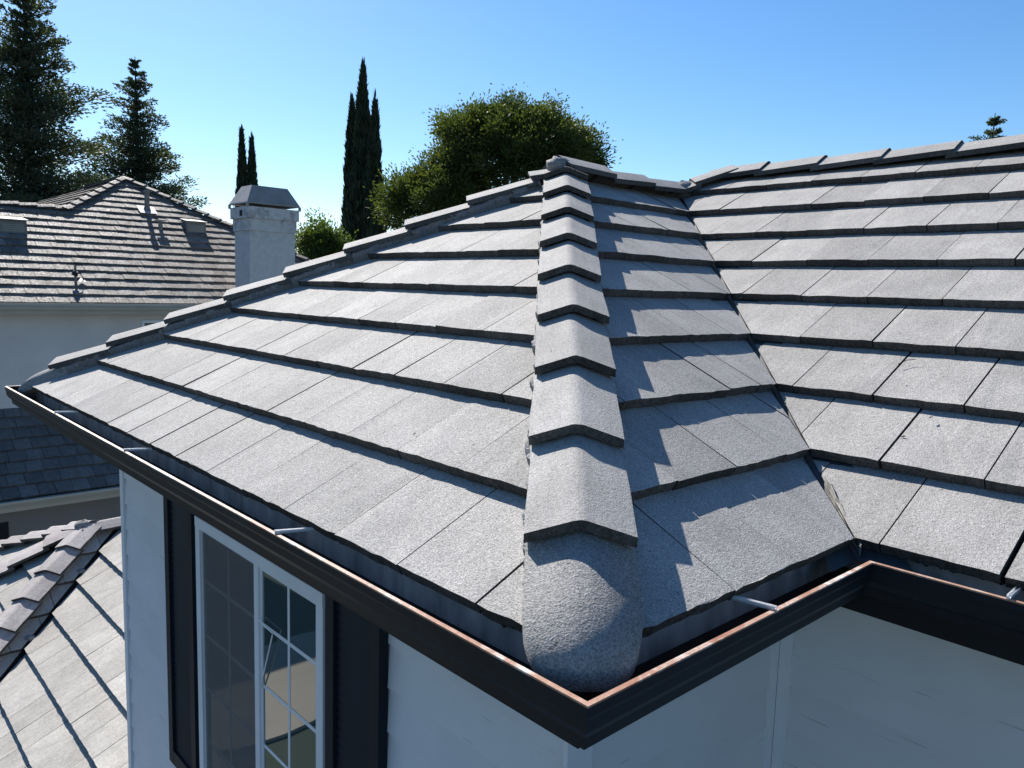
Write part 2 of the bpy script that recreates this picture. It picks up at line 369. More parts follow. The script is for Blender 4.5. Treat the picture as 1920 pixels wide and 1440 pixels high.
# ---- hip caps
nA, nB_, nD = A.n, B.n, Vector((0, SN, CS))
H_LO, H_UP = 0.076, 0.032
def hip_run(P0, d, nl, nr, ts, end, name='hip_cap', mat=M_CAP, parent=roof, **k):
    wl, wr, up = hip_dirs(d, nl, nr)
    for i, t in enumerate(ts):
        ln = min(0.43, end - t)
        if ln > 0.06: cap(name, P0, d.normalized(), wl, wr, up, t, ln, H_LO, H_UP, mat, parent, **k)
HD = Vector((1, 1, T)); HL = HD.length
hip_run(Vector((0, 0, 0)), HD, nA, nB_, [(0.203 + 0.2575 * i) * HL for i in range(9)], L / 2 * HL - 0.02)
HDL = Vector((1, -1, T))
hip_run(Vector((0, L, 0)), HDL, nD, nA, [(0.178 + 0.2602 * i) * HL for i in range(9)], L / 2 * HL - 0.02)
# ridge of the wing, hip and ridge of the main block
wl, wr, up = hip_dirs(Vector((1, 0, 0)), nD, nB_)
for i in range(3):
    t = -0.08 + i * 0.40
    cap('ridge_cap', Vector(apex), Vector((1, 0, 0)), wl, wr, up, t, 0.42, 0.048 if i else 0.085, 0.068 if i else 0.075, M_CAP, roof)
wl, wr, up = hip_dirs(Vector((-1, 1, -T)), nD, nA)
Hd = Vector((-1, 1, -T)).normalized()          # hip running down from the main ridge to the wing ridge
cap('hip_cap', Vector(rid) + Hd * 0.06, Hd, wl, wr, up, -0.10, 0.30, 0.045, 0.060, M_CAP, roof)
cap('hip_cap', Vector(rid) + Hd * 0.06, Hd, wl, wr, up, 0.17, 0.22, 0.035, 0.050, M_CAP, roof)
wl, wr, up = hip_dirs(Vector((0, 1, 0)), Vector((SN, 0, CS)), nA)
for i in range(16):
    cap('ridge_cap', Vector(rid) + Vector((0, 0.08 - 0.39 * i, 0)), Vector((0, 1, 0)), wl, wr, up, -0.39, 0.43, 0.052, 0.034, M_CAP, roof)
# ---- rounded hip starters
def starter(P0, d, nl, nr, tbase):
    wl, wr, up = hip_dirs(d, nl, nr); d = d.normalized(); side = d.cross(up)
    base = -0.072; rings = []; nose = 0.175; t1 = tbase + nose
    def ring(t, fl, fh, hh):
        pr = cap_profile(Vector((0, 0, 0)), wl, wr, up, 0.132, 0.02, 0.045)[:9]
        pr = [pr[0] - up * 0.055] + pr + [pr[-1] - up * 0.055]
        out = []
        for p in pr:
            x, z = p.dot(side), p.dot(up) + hh
            out.append(P0 + d * t + side * (x * fl) + up * (base + (z - base) * fh))
        return out
    ts = [0.203 * HL + 0.06, 0.203 * HL - 0.05, t1 + 0.05, t1]
    for t in ts: rings.append(ring(t, 1, 1, 0.032))
    for i in range(1, 11):
        f = i / 10 * math.pi / 2
        rings.append(ring(t1 - nose * math.sin(f), max(0.02, math.cos(f)) ** 0.58, max(0.0, math.cos(f)) ** 0.75, 0.032))
    n = len(rings[0]); vs = [p for r in rings for p in r]; fs = []
    for i in range(len(rings) - 1):
        for j in range(n - 1): fs.append((i * n + j, (i + 1) * n + j, (i + 1) * n + j + 1, i * n + j + 1))
    M = Matrix(((side[0], d[0], up[0], 0), (side[1], d[1], up[1], 0), (side[2], d[2], up[2], 0), (0, 0, 0, 1))); M.translation = P0
    o = obj('hip_starter', vs, fs, M_START, roof, M, True)
    o['label'] = 'rounded end tile closing the foot of a hip'
starter(Vector((0, 0, 0)), HD, nA, nB_, -0.022)
starter(Vector((0, L, 0)), HDL, nD, nA, -0.022)
# ---- mortar bedding under cap edges
def mortar(P0, d, nl, nr, t0, t1, which):
    wl, wr, up = hip_dirs(d, nl, nr); d = d.normalized(); wv = wl if which else wr
    nrm = (nl if which else nr); nseg = int((t1 - t0) / 0.02); vs = []; fs = []
    for i in range(nseg + 1):
        t = t0 + (t1 - t0) * i / nseg; o_ = 0.125 + random.gauss(0, 0.004) + 0.005 * math.sin(t * 19) + 0.004 * math.sin(t * 47)
        for (dx, dz) in ((-0.03, 0.03), (0.0, 0.026 + random.gauss(0, .003)), (0.004, 0.006), (-0.0, -0.05), (-0.04, -0.05)):
            vs.append(P0 + d * t + wv * (o_ + dx) + nrm * dz)
    for i in range(nseg):
        for j in range(4): fs.append((i * 5 + j, (i + 1) * 5 + j, (i + 1) * 5 + j + 1, i * 5 + j + 1))
    obj('mortar', vs, fs, M_MORTAR, roof)
mortar(Vector((0, 0, 0)), HD, nA, nB_, 0.2, 3.5, True); mortar(Vector((0, 0, 0)), HD, nA, nB_, 0.2, 3.5, False)
mortar(Vector((0, L, 0)), HDL, nD, nA, 0.2, 3.5, False)
# mortar lump at the apex and at the head of the valley
def lump(center, r, parent, name='mortar', mat=M_MORTAR, sq=(1, 1, 0.7)):
    me = MB(); vs = []; fs = []; nu, nv = 10, 6
    for i in range(nv + 1):
        for j in range(nu):
            th, ph = math.pi * i / nv, 2 * math.pi * j / nu; k = r * random.uniform(0.85, 1.12)
            vs.append(Vector(center) + Vector((math.sin(th) * math.cos(ph) * k * sq[0], math.sin(th) * math.sin(ph) * k * sq[1], math.cos(th) * k * sq[2])))
    for i in range(nv):
        for j in range(nu): fs.append((i * nu + j, (i + 1) * nu + j, (i + 1) * nu + (j + 1) % nu, i * nu + (j + 1) % nu))
    return obj(name, vs, fs, mat, parent, None, True)
lump((apex[0] - 0.06, apex[1], apex[2] + 0.015), 0.085, roof)
lump((wend[0] + 0.0, wend[1] - 0.02, wend[2] + 0.0), 0.10, roof)
# ---- valley metal
mb = MB(); vd = Vector((1, 1, T))
for sgn, pl in ((1, B), (-1, C)):
    q = []
    for t in (-0.02, L / 2):
        base = Vector((VB + t, t, t * T))
        wv = (Vector((-1, 0, 0)) if sgn > 0 else Vector((0, -1, 0)))
        q += [base - Vector((0, 0, .045)), base + wv * 0.16 - Vector((0, 0, 0.045))]
    mb.add(q, [(0, 2, 3, 1)] if sgn > 0 else [(0, 1, 3, 2)])
mb.build('valley_flashing', M_VALLEY, roof)
mb = MB()                                      # bent metal lip standing in the valley
for i in range(12):
    t = -0.01 + 0.22 * i / 12; t2 = -0.01 + 0.22 * (i + 1) / 12
    p, p2 = Vector((VB + t + .004 * math.sin(i * 2.1), t - 0.012, t * T - .04)), Vector((VB + t2 + .004 * math.sin((i + 1) * 2.1), t2 - 0.012, t2 * T - .04))
    mb.prism([p, p2, p2 + Vector((0.002, 0, .032)), p + Vector((.002, 0, .032))], (0, -0.003, 0))
mb.build('valley_rib', plain('dirty valley metal', (0.27, 0.26, 0.23), 0.6, 0.4, 0, 20, 0.4), roof)

# ---- gutter, fascia, soffit
def path(d): return [(3.2, L + d), (-d, L + d), (-d, -d), (VB - d, -d), (VB - d, YB)]
GB, GF = -0.052, 0.090                         # back and front of the trough
prof = [(GF - .012, -0.033), (GF, -0.033), (GF, -0.052), (GF - .004, -0.062), (GF - .006, -0.085), (GF - .018, -0.104), (GF - .028, -0.112), (GF - .032, -0.138),
        (GB, -0.138), (GB, -0.128), (GF - .038, -0.128), (GF - .035, -0.108), (GF - .022, -0.099), (GF - .012, -0.084), (GF - .010, -0.06)]
gutter = MB().sweep(prof, path).build('gutter', M_BLACK, house)
MB().sweep([(GF - .011, -0.0325), (GF - .011, -0.0285), (GF + .001, -0.0285), (GF + .001, -0.0325)], path).build('gutter_lip', M_LIP, gutter)
MB().sweep([(GB + .002, -0.1275), (GB + .002, -0.112), (GF - .05, -0.118), (GF - .040, -0.1275)], path).build('gutter_trough', M_INSIDE, gutter)
MB().sweep([(GB - .001, -0.15), (GB - .001, -0.040), (GB - .006, -0.036), (GB - .006, -0.15)], path).build('eave_flashing', M_GBACK, house)
mbd = MB()                                     # ragged dirt and moss hanging under the eave tiles
for (ax, lo_, hi_, fix) in (('y', 0.15, L - .15, -0.0), ('x', 0.2, VB - .05, 0.0), ('y', -3, -0.02, VB)):
    t = lo_
    while t < hi_:
        wd = random.uniform(0.006, 0.03); dp = abs(random.gauss(0, 0.004)) + 0.001
        if random.random() < 0.025: dp += 0.014
        f = 0.046
        poly = [(0, -.032), (0, -.032 - dp * .6), (wd * .3, -.036 - dp), (wd * .7, -.036 - dp * .8), (wd, -.032 - dp * .5), (wd, -.032)]
        if ax == 'y': mbd.prism([(fix + f, t + a_, z_) for a_, z_ in poly], (0.005, 0, 0))
        else: mbd.prism([(t + a_, fix + f, z_) for a_, z_ in poly], (0, 0.005, 0))
        t += wd * 0.85
do = mbd.build('eave_dirt', plain('dark eave dirt', (0.03, 0.03, 0.026), 0.95), house); do['kind'] = 'stuff'
MB().sweep([(-.060, -0.145), (-.060, -0.06), (-.085, -0.06), (-.085, -0.24), (-.060, -0.24)], path).build('fascia', M_BLACK, house)
MB().sweep([(-.085, -0.235), (-.085, -0.215), (-.46, -0.215), (-.46, -0.235)], path).build('soffit', M_TRIM, house)
def strap(p_lip, dirv):                        # gutter hanger: folded strap from lip to flashing
    p = Vector(p_lip); d = Vector(dirv).normalized(); s_ = Vector((-d.y, d.x, 0)) * 0.005
    e_ = p + d * 0.128 + Vector((0, 0, -0.006)); b_ = p - d * 0.006
    mbs = MB(); mbs.prism([b_ - s_, b_ + s_, e_ + s_, e_ - s_], (0, 0, 0.004))
    mbs.prism([b_ + s_ * .9, b_ + s_, e_ + s_, e_ + s_ * .9], (0, 0, 0.010)); mbs.prism([b_ - s_, b_ - s_ * .9, e_ - s_ * .9, e_ - s_], (0, 0, 0.010))
    mbs.build('bracket', M_ZINC, gutter)
for y in (3.62, 2.47, 1.10): strap((-0.083, y, -0.028), (1, -0.25, 0))
strap((0.55, -0.083, -0.028), (-0.1, 1, 0)); strap((VB - .083, -0.415, -0.028), (1, 0.05, 0)); strap((VB - .083, -1.35, -0.028), (1, 0.05, 0))
# ---- walls: solid core + lap siding boards
mb = MB(); mb.prism([(W0 + .02, WY0 + .02, GROUND), (WX2 + .02, WY0 + .02, GROUND), (WX2 + .02, YB + .4, GROUND), (XB - .45, YB + .4, GROUND), (XB - .45, WY1 - .02, GROUND), (W0 + .02, WY1 - .02, GROUND)], (0, 0, -0.22 - GROUND))
wall = mb.build('wall', M_SIDE, house)
z = -0.235; BE = 0.1685; k = 0
while z > GROUND + 0.1:
    z0 = max(z - BE, GROUND)
    for (nm, axis, lo_, hi_, f) in (('a', 'y', WY0 + .002, WY1 - .002, W0), ('b', 'x', W0 + .10, WX2 - .002, WY0), ('c', 'y', YB + .4, WY0 - .03, WX2)):
        t0, t1 = 0.004, 0.016                  # thin at the top, proud at the butt
        if axis == 'y': sec = [(f + .02, lo_, z), (f + .02 - t0, lo_, z), (f + .02 - t1, lo_, z0 - .012), (f + .02, lo_, z0 - .012)]; dv = (0, hi_ - lo_, 0)
        else: sec = [(lo_, f + .02, z), (lo_, f + .02 - t0, z), (lo_, f + .02 - t1, z0 - .012), (lo_, f + .02, z0 - .012)]; dv = (hi_ - lo_, 0, 0)
        mbs = MB().prism(sec, dv); cc = sum(mbs.v, Vector()) / len(mbs.v)
        obj('siding_board', mbs.v, mbs.f, M_SIDE, wall, Matrix.Translation(cc))
    z = z0
ZT, ZBm = -0.235, GROUND
def cornerboard(a, b_): MB().box(a, b_).build('corner_board', M_TRIM, house)
cornerboard((W0 - .004, WY0 - .004, ZBm), (W0 + .10, WY0 + .012, ZT))
cornerboard((W0 - .004, WY1 - .055, ZBm), (W0 + .012, WY1 + .004, ZT)); cornerboard((W0 + .012, WY1 - .012, ZBm), (W0 + .10, WY1 + .005, ZT))
cornerboard((WX2 - .045, WY0 - .002, ZBm), (WX2 - .002, WY0 + .014, ZT)); cornerboard((WX2 - .002, WY0 - .05, ZBm), (WX2 + .012, WY0 - .0035, ZT))
# ---- window
WYA, WYB_, WZA, WZB = 1.715, 3.035, -2.06, -0.525
xf = W0 - 0.006
mb = MB(); tw = 0.055
mb.box((xf - .022, WYA, WZB - tw), (xf + .026, WYB_, WZB)); mb.box((xf - .022, WYA, WZA), (xf + .026, WYB_, WZA + tw))
mb.box((xf - .020, WYA, WZA + tw), (xf + .026, WYA + tw, WZB - tw)); mb.box((xf - .020, WYB_ - tw, WZA + tw), (xf + .026, WYB_, WZB - tw))
window = mb.build('window', M_TRIM, house); window['label'] = 'white sliding window with grid bars'
ym = 2.335; ia, ib = WYA + tw, WYB_ - tw; zt, zb = WZB - tw, WZA + tw
mb = MB(); mb.box((xf - .012, ym - .022, zb), (xf + .02, ym + .022, zt)); mb.build('mullion', M_TRIM, window)
mb = MB()
for (y0, y1) in ((ia, ym - .022), (ym + .022, ib)):
    mb.box((xf - .004, y0, zt - .022), (xf + .014, y1, zt)); mb.box((xf - .004, y0, zb), (xf + .014, y1, zb + .022))
    mb.box((xf - .003, y0, zb + .022), (xf + .014, y0 + .020, zt - .022)); mb.box((xf - .003, y1 - .020, zb + .022), (xf + .014, y1, zt - .022))
mb.build('sash', M_TRIM, window)
for (y0, y1) in ((ia + .02, ym - .042), (ym + .042, ib - .02)):
    MB().box((xf + .0025, y0, zb + .022), (xf + .0045, y1, zt - .022)).build('pane', M_GLASS, window)
    yc = (y0 + y1) / 2 + 0.004
    MB().box((xf + .0010, yc - .009, zb + .022), (xf + .0023, yc + .009, zt - .022)).build('muntin', M_TRIM, window)
    for zz in (-0.858, -1.152, -1.443, -1.735):
        MB().box((xf + .0012, y0, zz - .009), (xf + .0021, y1, zz + .009)).build('muntin', M_TRIM, window)
MB().box((xf - .006, ym + .03, zb + .01), (xf - .0050, ib - .008, zt - .01)).build('insect_screen', M_SCREEN, window)
# bent strip of loose screen spline hanging in front of the open pane
mb = MB(); mb.tube([(xf - .012, ym - .03, -0.835), (xf - .018, 2.16, -0.845), (xf - .016, 2.165, -0.86), (xf - .013, 2.25, -1.05), (xf - .010, ym - .028, -1.16)], [.0035] * 5, 6)
mb.build('loose_spline', M_ZINC, window)
# ---- shutters
def shutter(y0, y1):
    z0, z1 = -2.085, -0.24; x = W0 - .004; fr = 0.062
    s_ = MB(); s_.box((x - .030, y0, z0), (x + .01, y0 + fr, z1)); s_.box((x - .030, y1 - fr, z0), (x + .01, y1, z1))
    s_.box((x - .029, y0 + fr, z1 - .07), (x + .01, y1 - fr, z1)); s_.box((x - .029, y0 + fr, z0), (x + .01, y1 - fr, z0 + .085))
    o = s_.build('shutter', M_SHUT, house); o['label'] = 'black louvred shutter beside the window'
    zz = z0 + .085
    while zz < z1 - .08:
        MB().prism([(x - .016, y0 + fr, zz + .004), (x - .008, y0 + fr, zz + .036), (x - .002, y0 + fr, zz + .036), (x - .010, y0 + fr, zz + .004)], (0, y1 - y0 - 2 * fr, 0)).build('louvre', M_SHUT, o)
        zz += .036
    MB().box((x - .0015, y0 + fr, z0 + .08), (x + .009, y1 - fr, z1 - .06)).build('backing', M_SHUT, o)
shutter(3.068, 3.478); shutter(1.302, 1.682)

# ---- lower roof beside the wing (one storey down)
X0, Z0 = 1.2525 - 6 * EXP * CS, -2.2935 - 6 * EXP * SN      # eave line of the lower slope
WP = 0.33; YV = X0 + 6.92; YA = 8.5                           # bay: its eave stands WP further out, valley foot at YV
XE = X0 - WP; HB = YA - YV
apx = Vector((XE + HB, YA, Z0 + HB * T))
P1 = PX(X0, Z0); BP = PYm(YV, Z0); AP = PX(XE, Z0)
c22 = math.tan(math.radians(22.5))
fx = Vector((XE, YA + HB * c22, Z0)); fy = Vector((apx.x - HB * c22, YA + HB, Z0 + 0.5))
mb = MB()
def lowp(p): return (p[0], p[1], p[2] - .085)
vtop = Vector((YA - 6.92, YA, Z0 + (YA - YV) * T)); XR = 2.9
for p in ([(X0, WY1 - .1, Z0), Vector((XR, WY1 - .1, Z0 + (XR - X0) * T)), Vector((XR, YA, Z0 + (XR - X0) * T)), vtop, (X0, YV, Z0)],
          [(XE, YV, Z0), (X0, YV, Z0), vtop, apx], [(XE, YV, Z0), apx, fx], [fx, apx, fy], [fy, apx, Vector((XR, YA, apx.z)), Vector((XR, YA + HB, Z0 + .5))]):
    mb.add([lowp(x) for x in p], [tuple(range(len(p)))])
lroof = mb.build('lower_roof', M_DECK, house)
tile_field(P1, range(0, 9), -9, -(WY1 + .006), [-0.05, -0.20], [(1, CS, -(0) + YV - 0.02), (1, 0, YA + 0.0)], M_LOW, lroof, wdt=0.30, crown=0.002, wide=0.1, thick=.042, drop=.047)
tile_field(BP, range(0, 8), -2, 3, [0.1, 0.25], [(1, -CS, -XE - 0.03), (-1, CS, X0 - 0.02), (0, -1, HB / CS - .02)], M_LOW, lroof, crown=0.002)
tile_field(AP, range(0, 8), -12, -6, [0.0, 0.15], [(-1, -CS, -(YV) - 0.03), (1, 0, YA + HB * c22 + 0.0), (1, -CS * c22, YA + HB * c22 - .03), (0, -1, HB / CS - .02)], M_LOW, lroof, crown=0.002)
P2n = Vector((-SN * math.sqrt(.5), SN * math.sqrt(.5), CS))
mb = MB(); mb.add([Vector(fx), apx - Vector((0, 0, .01)), Vector(fy)], [(0, 1, 2)]); mb.build('slope', M_LOW, lroof)
P2n = (apx - fx).cross(fy - fx).normalized(); P2n = P2n if P2n.z > 0 else -P2n
def cap_to_apex(foot, nl, nr, n0=0.15, hl=(0.10, 0.06)):
    d = apx - foot; ln = d.length; wl, wr, up = hip_dirs(d, nl, nr); d.normalize(); t = n0
    while t < ln - .1:
        cap('hip_cap', foot, d, wl, wr, up, t, min(.43, ln - t + .05), hl[0], hl[1], M_LOWCAP, lroof, wing=0.15, thick=.03, rnd=0.025); t += 0.385
cap_to_apex(Vector((XE, YV, Z0)), AP.n, BP.n, 0.12)
cap_to_apex(fx, P2n, AP.n, 0.22)
cap_to_apex(fy, nD, P2n, 0.22)
wl, wr, up = hip_dirs(Vector((1, 0, 0)), nD, BP.n)
for i in range(3): cap('ridge_cap', apx, Vector((1, 0, 0)), wl, wr, up, -0.02 + .39 * i, .42, .05, .06, M_LOWCAP, lroof, wing=.15, thick=.03, rnd=.03)
lump(apx + Vector((-0.06, 0, .02)), 0.085, lroof)
for (dx, dy) in ((0.55, 0.05), (1.15, .02)):
    p = vtop - Vector((dx, dx, dx * T)); lump(p + Vector((0, 0.03, .0)), 0.045, lroof, 'mortar', M_MORTAR, (1, 1, .6))
mb = MB(); mb.prism([(X0 + .3, WY1, GROUND), (X0 + .3, YV + .3, GROUND), (XE + .3, YV + .3, GROUND), (XE + .3, YA + HB * c22, GROUND), (fy.x, YA + HB - .3, GROUND), (XR, YA + HB - .3, GROUND), (XR, WY1, GROUND)], (0, 0, Z0 - .12 - GROUND))
mb.build('lower_wall', M_SIDE, house)
MB().prism([lowp(p) for p in (Vector((XR, WY1 - .1, Z0 + (XR - X0) * T)), Vector((XR, YA, Z0 + (XR - X0) * T)), Vector((XR, YA, Z0 - .1)), Vector((XR, WY1 - .1, Z0 - .1)))], (0.05, 0, 0)).build('lower_gable', M_SIDE, house)

# small litter lying on the main slope
def leaf(px, py, size, pl, label):
    p = hit(px, py, pl.o, pl.n) + pl.n * -0.012; a_ = random.uniform(0, 6); u_ = (pl.a * math.cos(a_) + pl.u * math.sin(a_)); v_ = pl.n.cross(u_)
    vs = [p - u_ * size, p + v_ * size * .45 + pl.n * .003, p + u_ * size + pl.n * .004, p - v_ * size * .45 + pl.n * .002]
    mbl = MB(); mbl.prism(vs, pl.n * 0.0015); o = mbl.build('fallen_leaf', M_BARK); tag(o, label, 'leaf'); return o
leaf(1745, 778, 0.009, C, 'small brown leaf lying flat in the middle of a roof tile')
leaf(1693, 814, 0.008, C, 'tiny brown leaf caught in a joint between two tiles')
p = hit(1700, 672, C.o, C.n) + C.n * -0.008
mb = MB(); mb.tube([p - C.u * .03 + C.a * -.02, p, p + C.u * .012 + C.a * .03], [.0018, .0016, .001], 5); o = mb.build('twig', M_BARK); tag(o, 'thin curved twig lying across a tile joint near the valley', 'twig')

# ================================================================== neighbour house
nh = root('neighbor_house', 'stucco house with brown shake-style tile roof beyond the grey roof', 'house', (6.0, 24.0, GROUND))
NY, NZ = 17.65, 0.139
NP = PYm(NY, NZ); ax_, ay_ = 6.14, 23.46; az_ = NZ + (ay_ - NY) * T
jY = 21.5; jx = ax_ - (ay_ - jY); jz = NZ + (jY - NY) * T; XRt = ax_ + (ay_ - NY); XLf = -4.0; YBk = 32.0
mb = MB()
def lown(p): return (p[0], p[1], p[2] - .085)
for p in ([(XLf, NY, NZ), (XRt, NY, NZ), (ax_, ay_, az_), (jx, jY, jz), (XLf, jY, jz)], [(jx, jY, jz), (ax_, ay_, az_), (ax_, YBk, az_), (jx - 3.85, YBk, NZ), (jx - 3.85, jY + 3.85, NZ)],
          [(XRt, NY, NZ), (XRt, YBk, NZ), (ax_, YBk, az_), (ax_, ay_, az_)], [(XLf, jY, jz), (jx, jY, jz), (jx, jY + 3.85, NZ), (XLf, jY + 3.85, NZ)]):
    mb.add([lown(x) for x in p], [tuple(range(len(p)))])
nroof = mb.build('roof', M_DECK, nh)
cnt = [0]
def nkeep(p):
    x, y, d = proj(p)
    ok = -12 < x < 452 and y < 575 and cnt[0] < 292
    if ok: cnt[0] += 1
    return ok
rest = MB()
hipc = [(-1, -CS, XRt - 0.03)]
nc = int((ay_ - NY) / CS / EXP) + 1
jr = (jY - NY) / CS
tile_field(NP, range(0, int(jr / EXP)), XLf, 13, [0.0, 0.15], hipc + [(0, -1, jr + .3)], M_SHAKE, nroof, keep=nkeep, rest=rest, seg=2, crown=.004, gap=.008, thick=.034, drop=.037, edge=M_SHAKE)
tile_field(NP, range(int(jr / EXP), nc), XLf, 13, [0.0, 0.15], hipc + [(1, -CS, -(jx - (jY - NY)) - .03), (0, -1, (ay_ - NY) / CS - .02)], M_SHAKE, nroof, keep=nkeep, rest=rest, seg=2, crown=.004, gap=.008, thick=.034, drop=.037, edge=M_SHAKE)
n0 = int(jr / EXP)
tile_field(NP, range(n0, n0 + 1), XLf, jx + .1, [0.0, 0.15], [(0, -1, jr - .02)], M_SHAKE, nroof, keep=lambda p: False, rest=rest, seg=2, crown=.004, gap=.008, thick=.034, drop=.037, edge=M_SHAKE)
# left-facing slope of the high part
NL = Plane((jx - 3.85, jY, NZ), (0, -1, 0), (CS, 0, SN))
tile_field(NL, range(int(jr / EXP), nc), -12, 3, [0.0, 0.15], [(-1, -CS, (ay_ - NY) - (ay_ - jY) + .0 - 0.03), (0, -1, (ay_ - NY) / CS - .02)], M_SHAKE, nroof, keep=lambda p: False, rest=rest, seg=2, gap=.008, thick=.038, drop=.042)
so = rest.build('roof_tiles', M_SHAKE, nroof); so['kind'] = 'stuff'
def caps_line(a, b_, nl, nr, name):
    d = Vector(b_) - Vector(a); ln = d.length; wl, wr, up = hip_dirs(d, nl, nr); d.normalize(); t = 0.02
    while t < ln - .05:
        cap(name, Vector(a), d, wl, wr, up, t, min(.44, ln - t + .03), .085, .05, M_SHAKE, nroof, wing=.15, thick=.03, cuts=1, rnd=.03); t += .39
nXm = Vector((-SN, 0, CS)); nXp = Vector((SN, 0, CS))
caps_line((XRt, NY, NZ), (ax_, ay_, az_), NP.n, nXp, 'hip_cap'); caps_line((jx - .1, jY - .1, jz - .1 * T), (ax_, ay_, az_), nXm, NP.n, 'hip_cap')
caps_line((jx + .15, jY, jz), (0.0, jY, jz), NP.n, nD, 'ridge_cap'); caps_line((ax_, ay_, az_ + .0), (ax_, ay_ + 4, az_), nXp, nXm, 'ridge_cap')
# walls, gutter, fascia
mb = MB(); mb.box((XLf + .5, NY + .5, GROUND), (XRt - .5, YBk, NZ - .12)); nwall = mb.build('wall', M_NWALL, nh)
mb = MB(); mb.add([(XLf + .5, jY, NZ - .12), (XLf + .5, NY + .5, NZ - .12), (XLf + .5, jY, jz - .1)], [(0, 1, 2)]); mb.build('gable', M_NWALL, nh)
mb = MB(); mb.prism([(XLf, NY - .13, NZ - .035), (XLf, NY - .13, NZ - .075), (XLf, NY - .10, NZ - .12), (XLf, NY - .09, NZ - .16), (XLf, NY + .03, NZ - .16), (XLf, NY + .03, NZ - .05), (XLf, NY + .01, NZ - .05), (XLf, NY + .01, NZ - .14), (XLf, NY - .10, NZ - .14), (XLf, NY - .118, NZ - .04)], (XRt - XLf, 0, 0))
ng = mb.build('gutter', M_NGUT, nh)
MB().box((XLf, NY - .132, NZ - .034), (XRt, NY - .114, NZ - .026)).build('gutter_lip', M_LEAD, ng)
MB().box((XLf, NY + .034, NZ - .26), (XRt, NY + .07, NZ - .06)).build('fascia', M_NGUT, nh)
MB().box((XLf, NY + .07, NZ - .26), (XRt, NY + .52, NZ - .235)).build('soffit', M_NGUT, nh)
mb = MB(); wx, wz = 4.86, -0.28
mb.box((wx, NY + .455, wz - 1.2), (wx + .06, NY + .51, wz)); mb.box((wx + .06, NY + .455, wz - .06), (wx + 1.2, NY + .51, wz)); mb.box((wx + 1.2, NY + .455, wz - 1.2), (wx + 1.26, NY + .51, wz)); mb.box((wx + .06, NY + .455, wz - 1.2), (wx + 1.2, NY + .51, wz - 1.14))
nw = mb.build('window', M_TRIM, nh); MB().box((wx + .06, NY + .485, wz - 1.14), (wx + 1.2, NY + .495, wz - .06)).build('pane', M_GLASS, nw)
# vents, pipes and mast on the slope
def onN(px, py): return hit(px, py, NP.o, NP.n)
def dormer(px0, px1, py_top, py_bot):
    a0 = onN(px0, py_bot); a1 = onN(px1, py_bot); up_ = onN(px0, py_top); x0, x1 = a0.x, a1.x; y0 = a0.y
    zf = NZ + (y0 - NY) * T; hgt = 0.27; dep = 0.50
    vs = [(x0, y0, zf - .06), (x1, y0, zf - .06), (x1, y0 + .03, zf + hgt), (x0, y0 + .03, zf + hgt), (x0 + .05, y0 + dep, zf + dep * T + .03), (x1 - .05, y0 + dep, zf + dep * T + .03)]
    vs = [Vector(v) for v in vs]; lowv = [Vector((x1 + .04, y0 + dep, zf + dep * T - .08)), Vector((x0 - .04, y0 + dep, zf + dep * T - .08))]
    mbv = MB(); mbv.add(vs + lowv, [(0, 1, 2, 3), (3, 2, 5, 4), (1, 6, 5, 2), (0, 3, 4, 7), (4, 5, 6, 7)]); o = mbv.build('roof_vent', M_NVENT, nh)
    for i in range(4):
        zz = zf + .01 + i * .045
        MB().box((x0 + .06, y0 - .006 + .004 * i, zz), (x1 - .06, y0 + .028, zz + .012)).build('louvre', M_NGUT, o)
    MB().prism([(x0 - .03, y0 - .04, zf + hgt - .02), (x1 + .03, y0 - .04, zf + hgt - .02), (x1 + .0, y0 + dep, zf + dep * T + .04), (x0 - .0, y0 + dep, zf + dep * T + .04)], (0, 0, .025)).build('hood', M_NVENT, o)
dormer(0, 50, 384, 432); dormer(350, 385, 410, 433)
def pipe(px, py, h, r, capr, caph, name, label):
    b_ = onN(px, py); mbp = MB().tube([b_ - Vector((0, 0, .1)), b_ + Vector((0, 0, h))], [r, r], 12); o = mbp.build(name, M_NVENT, nh, True); mark_sharp(o.data); o['label'] = label
    mc = MB().tube([b_ + Vector((0, 0, h - .03)), b_ + Vector((0, 0, h + caph))], [capr, capr], 12).build('cap', M_NVENT, o)
    mf = MB().tube([b_ + Vector((0, 0, -.10)), b_ + Vector((0, 0, .13))], [r * 2.1, r * 1.05], 12).build('collar', M_NVENT, o)
    s_ = r * 3.6; q = [b_ + Vector((dx * s_, dy * s_ * .8, dy * s_ * .8 * T + .03)) for dx, dy in ((-1, -1), (1, -1), (1, 1), (-1, 1))]
    MB().prism(q, (0, 0, .012)).build('flashing', M_LEAD, o)
pipe(276, 396, 0.52, .062, .085, .05, 'flue_pipe', 'tall flue pipe on the brown roof')
b_ = onN(301, 428); mbp = MB().tube([b_ - Vector((0, 0, .1)), b_ + Vector((0, 0, .20))], [.06, .05], 10); o = mbp.build('vent_pipe', M_NVENT, nh)
MB().box((b_.x - .13, b_.y - .08, b_.z + .19), (b_.x + .13, b_.y + .08, b_.z + .215)).build('cap', M_LEAD, o)
b_ = onN(142, 526); mbp = MB().tube([b_ - Vector((0, 0, .1)), b_ + Vector((0, 0, .33))], [.028, .026], 8); o = mbp.build('mast', M_NVENT, nh)
MB().tube([b_ + Vector((-.02, 0, .12)), b_ + Vector((.0, -.03, .2))], [.07, .05], 8).build('clamp', M_BLACK, o)
MB().tube([b_ + Vector((0, 0, .17)), b_ + Vector((.1, 0, .16)), b_ + Vector((.16, .02, .05))], [.018, .018, .015], 6).build('cable', M_BLACK, o)
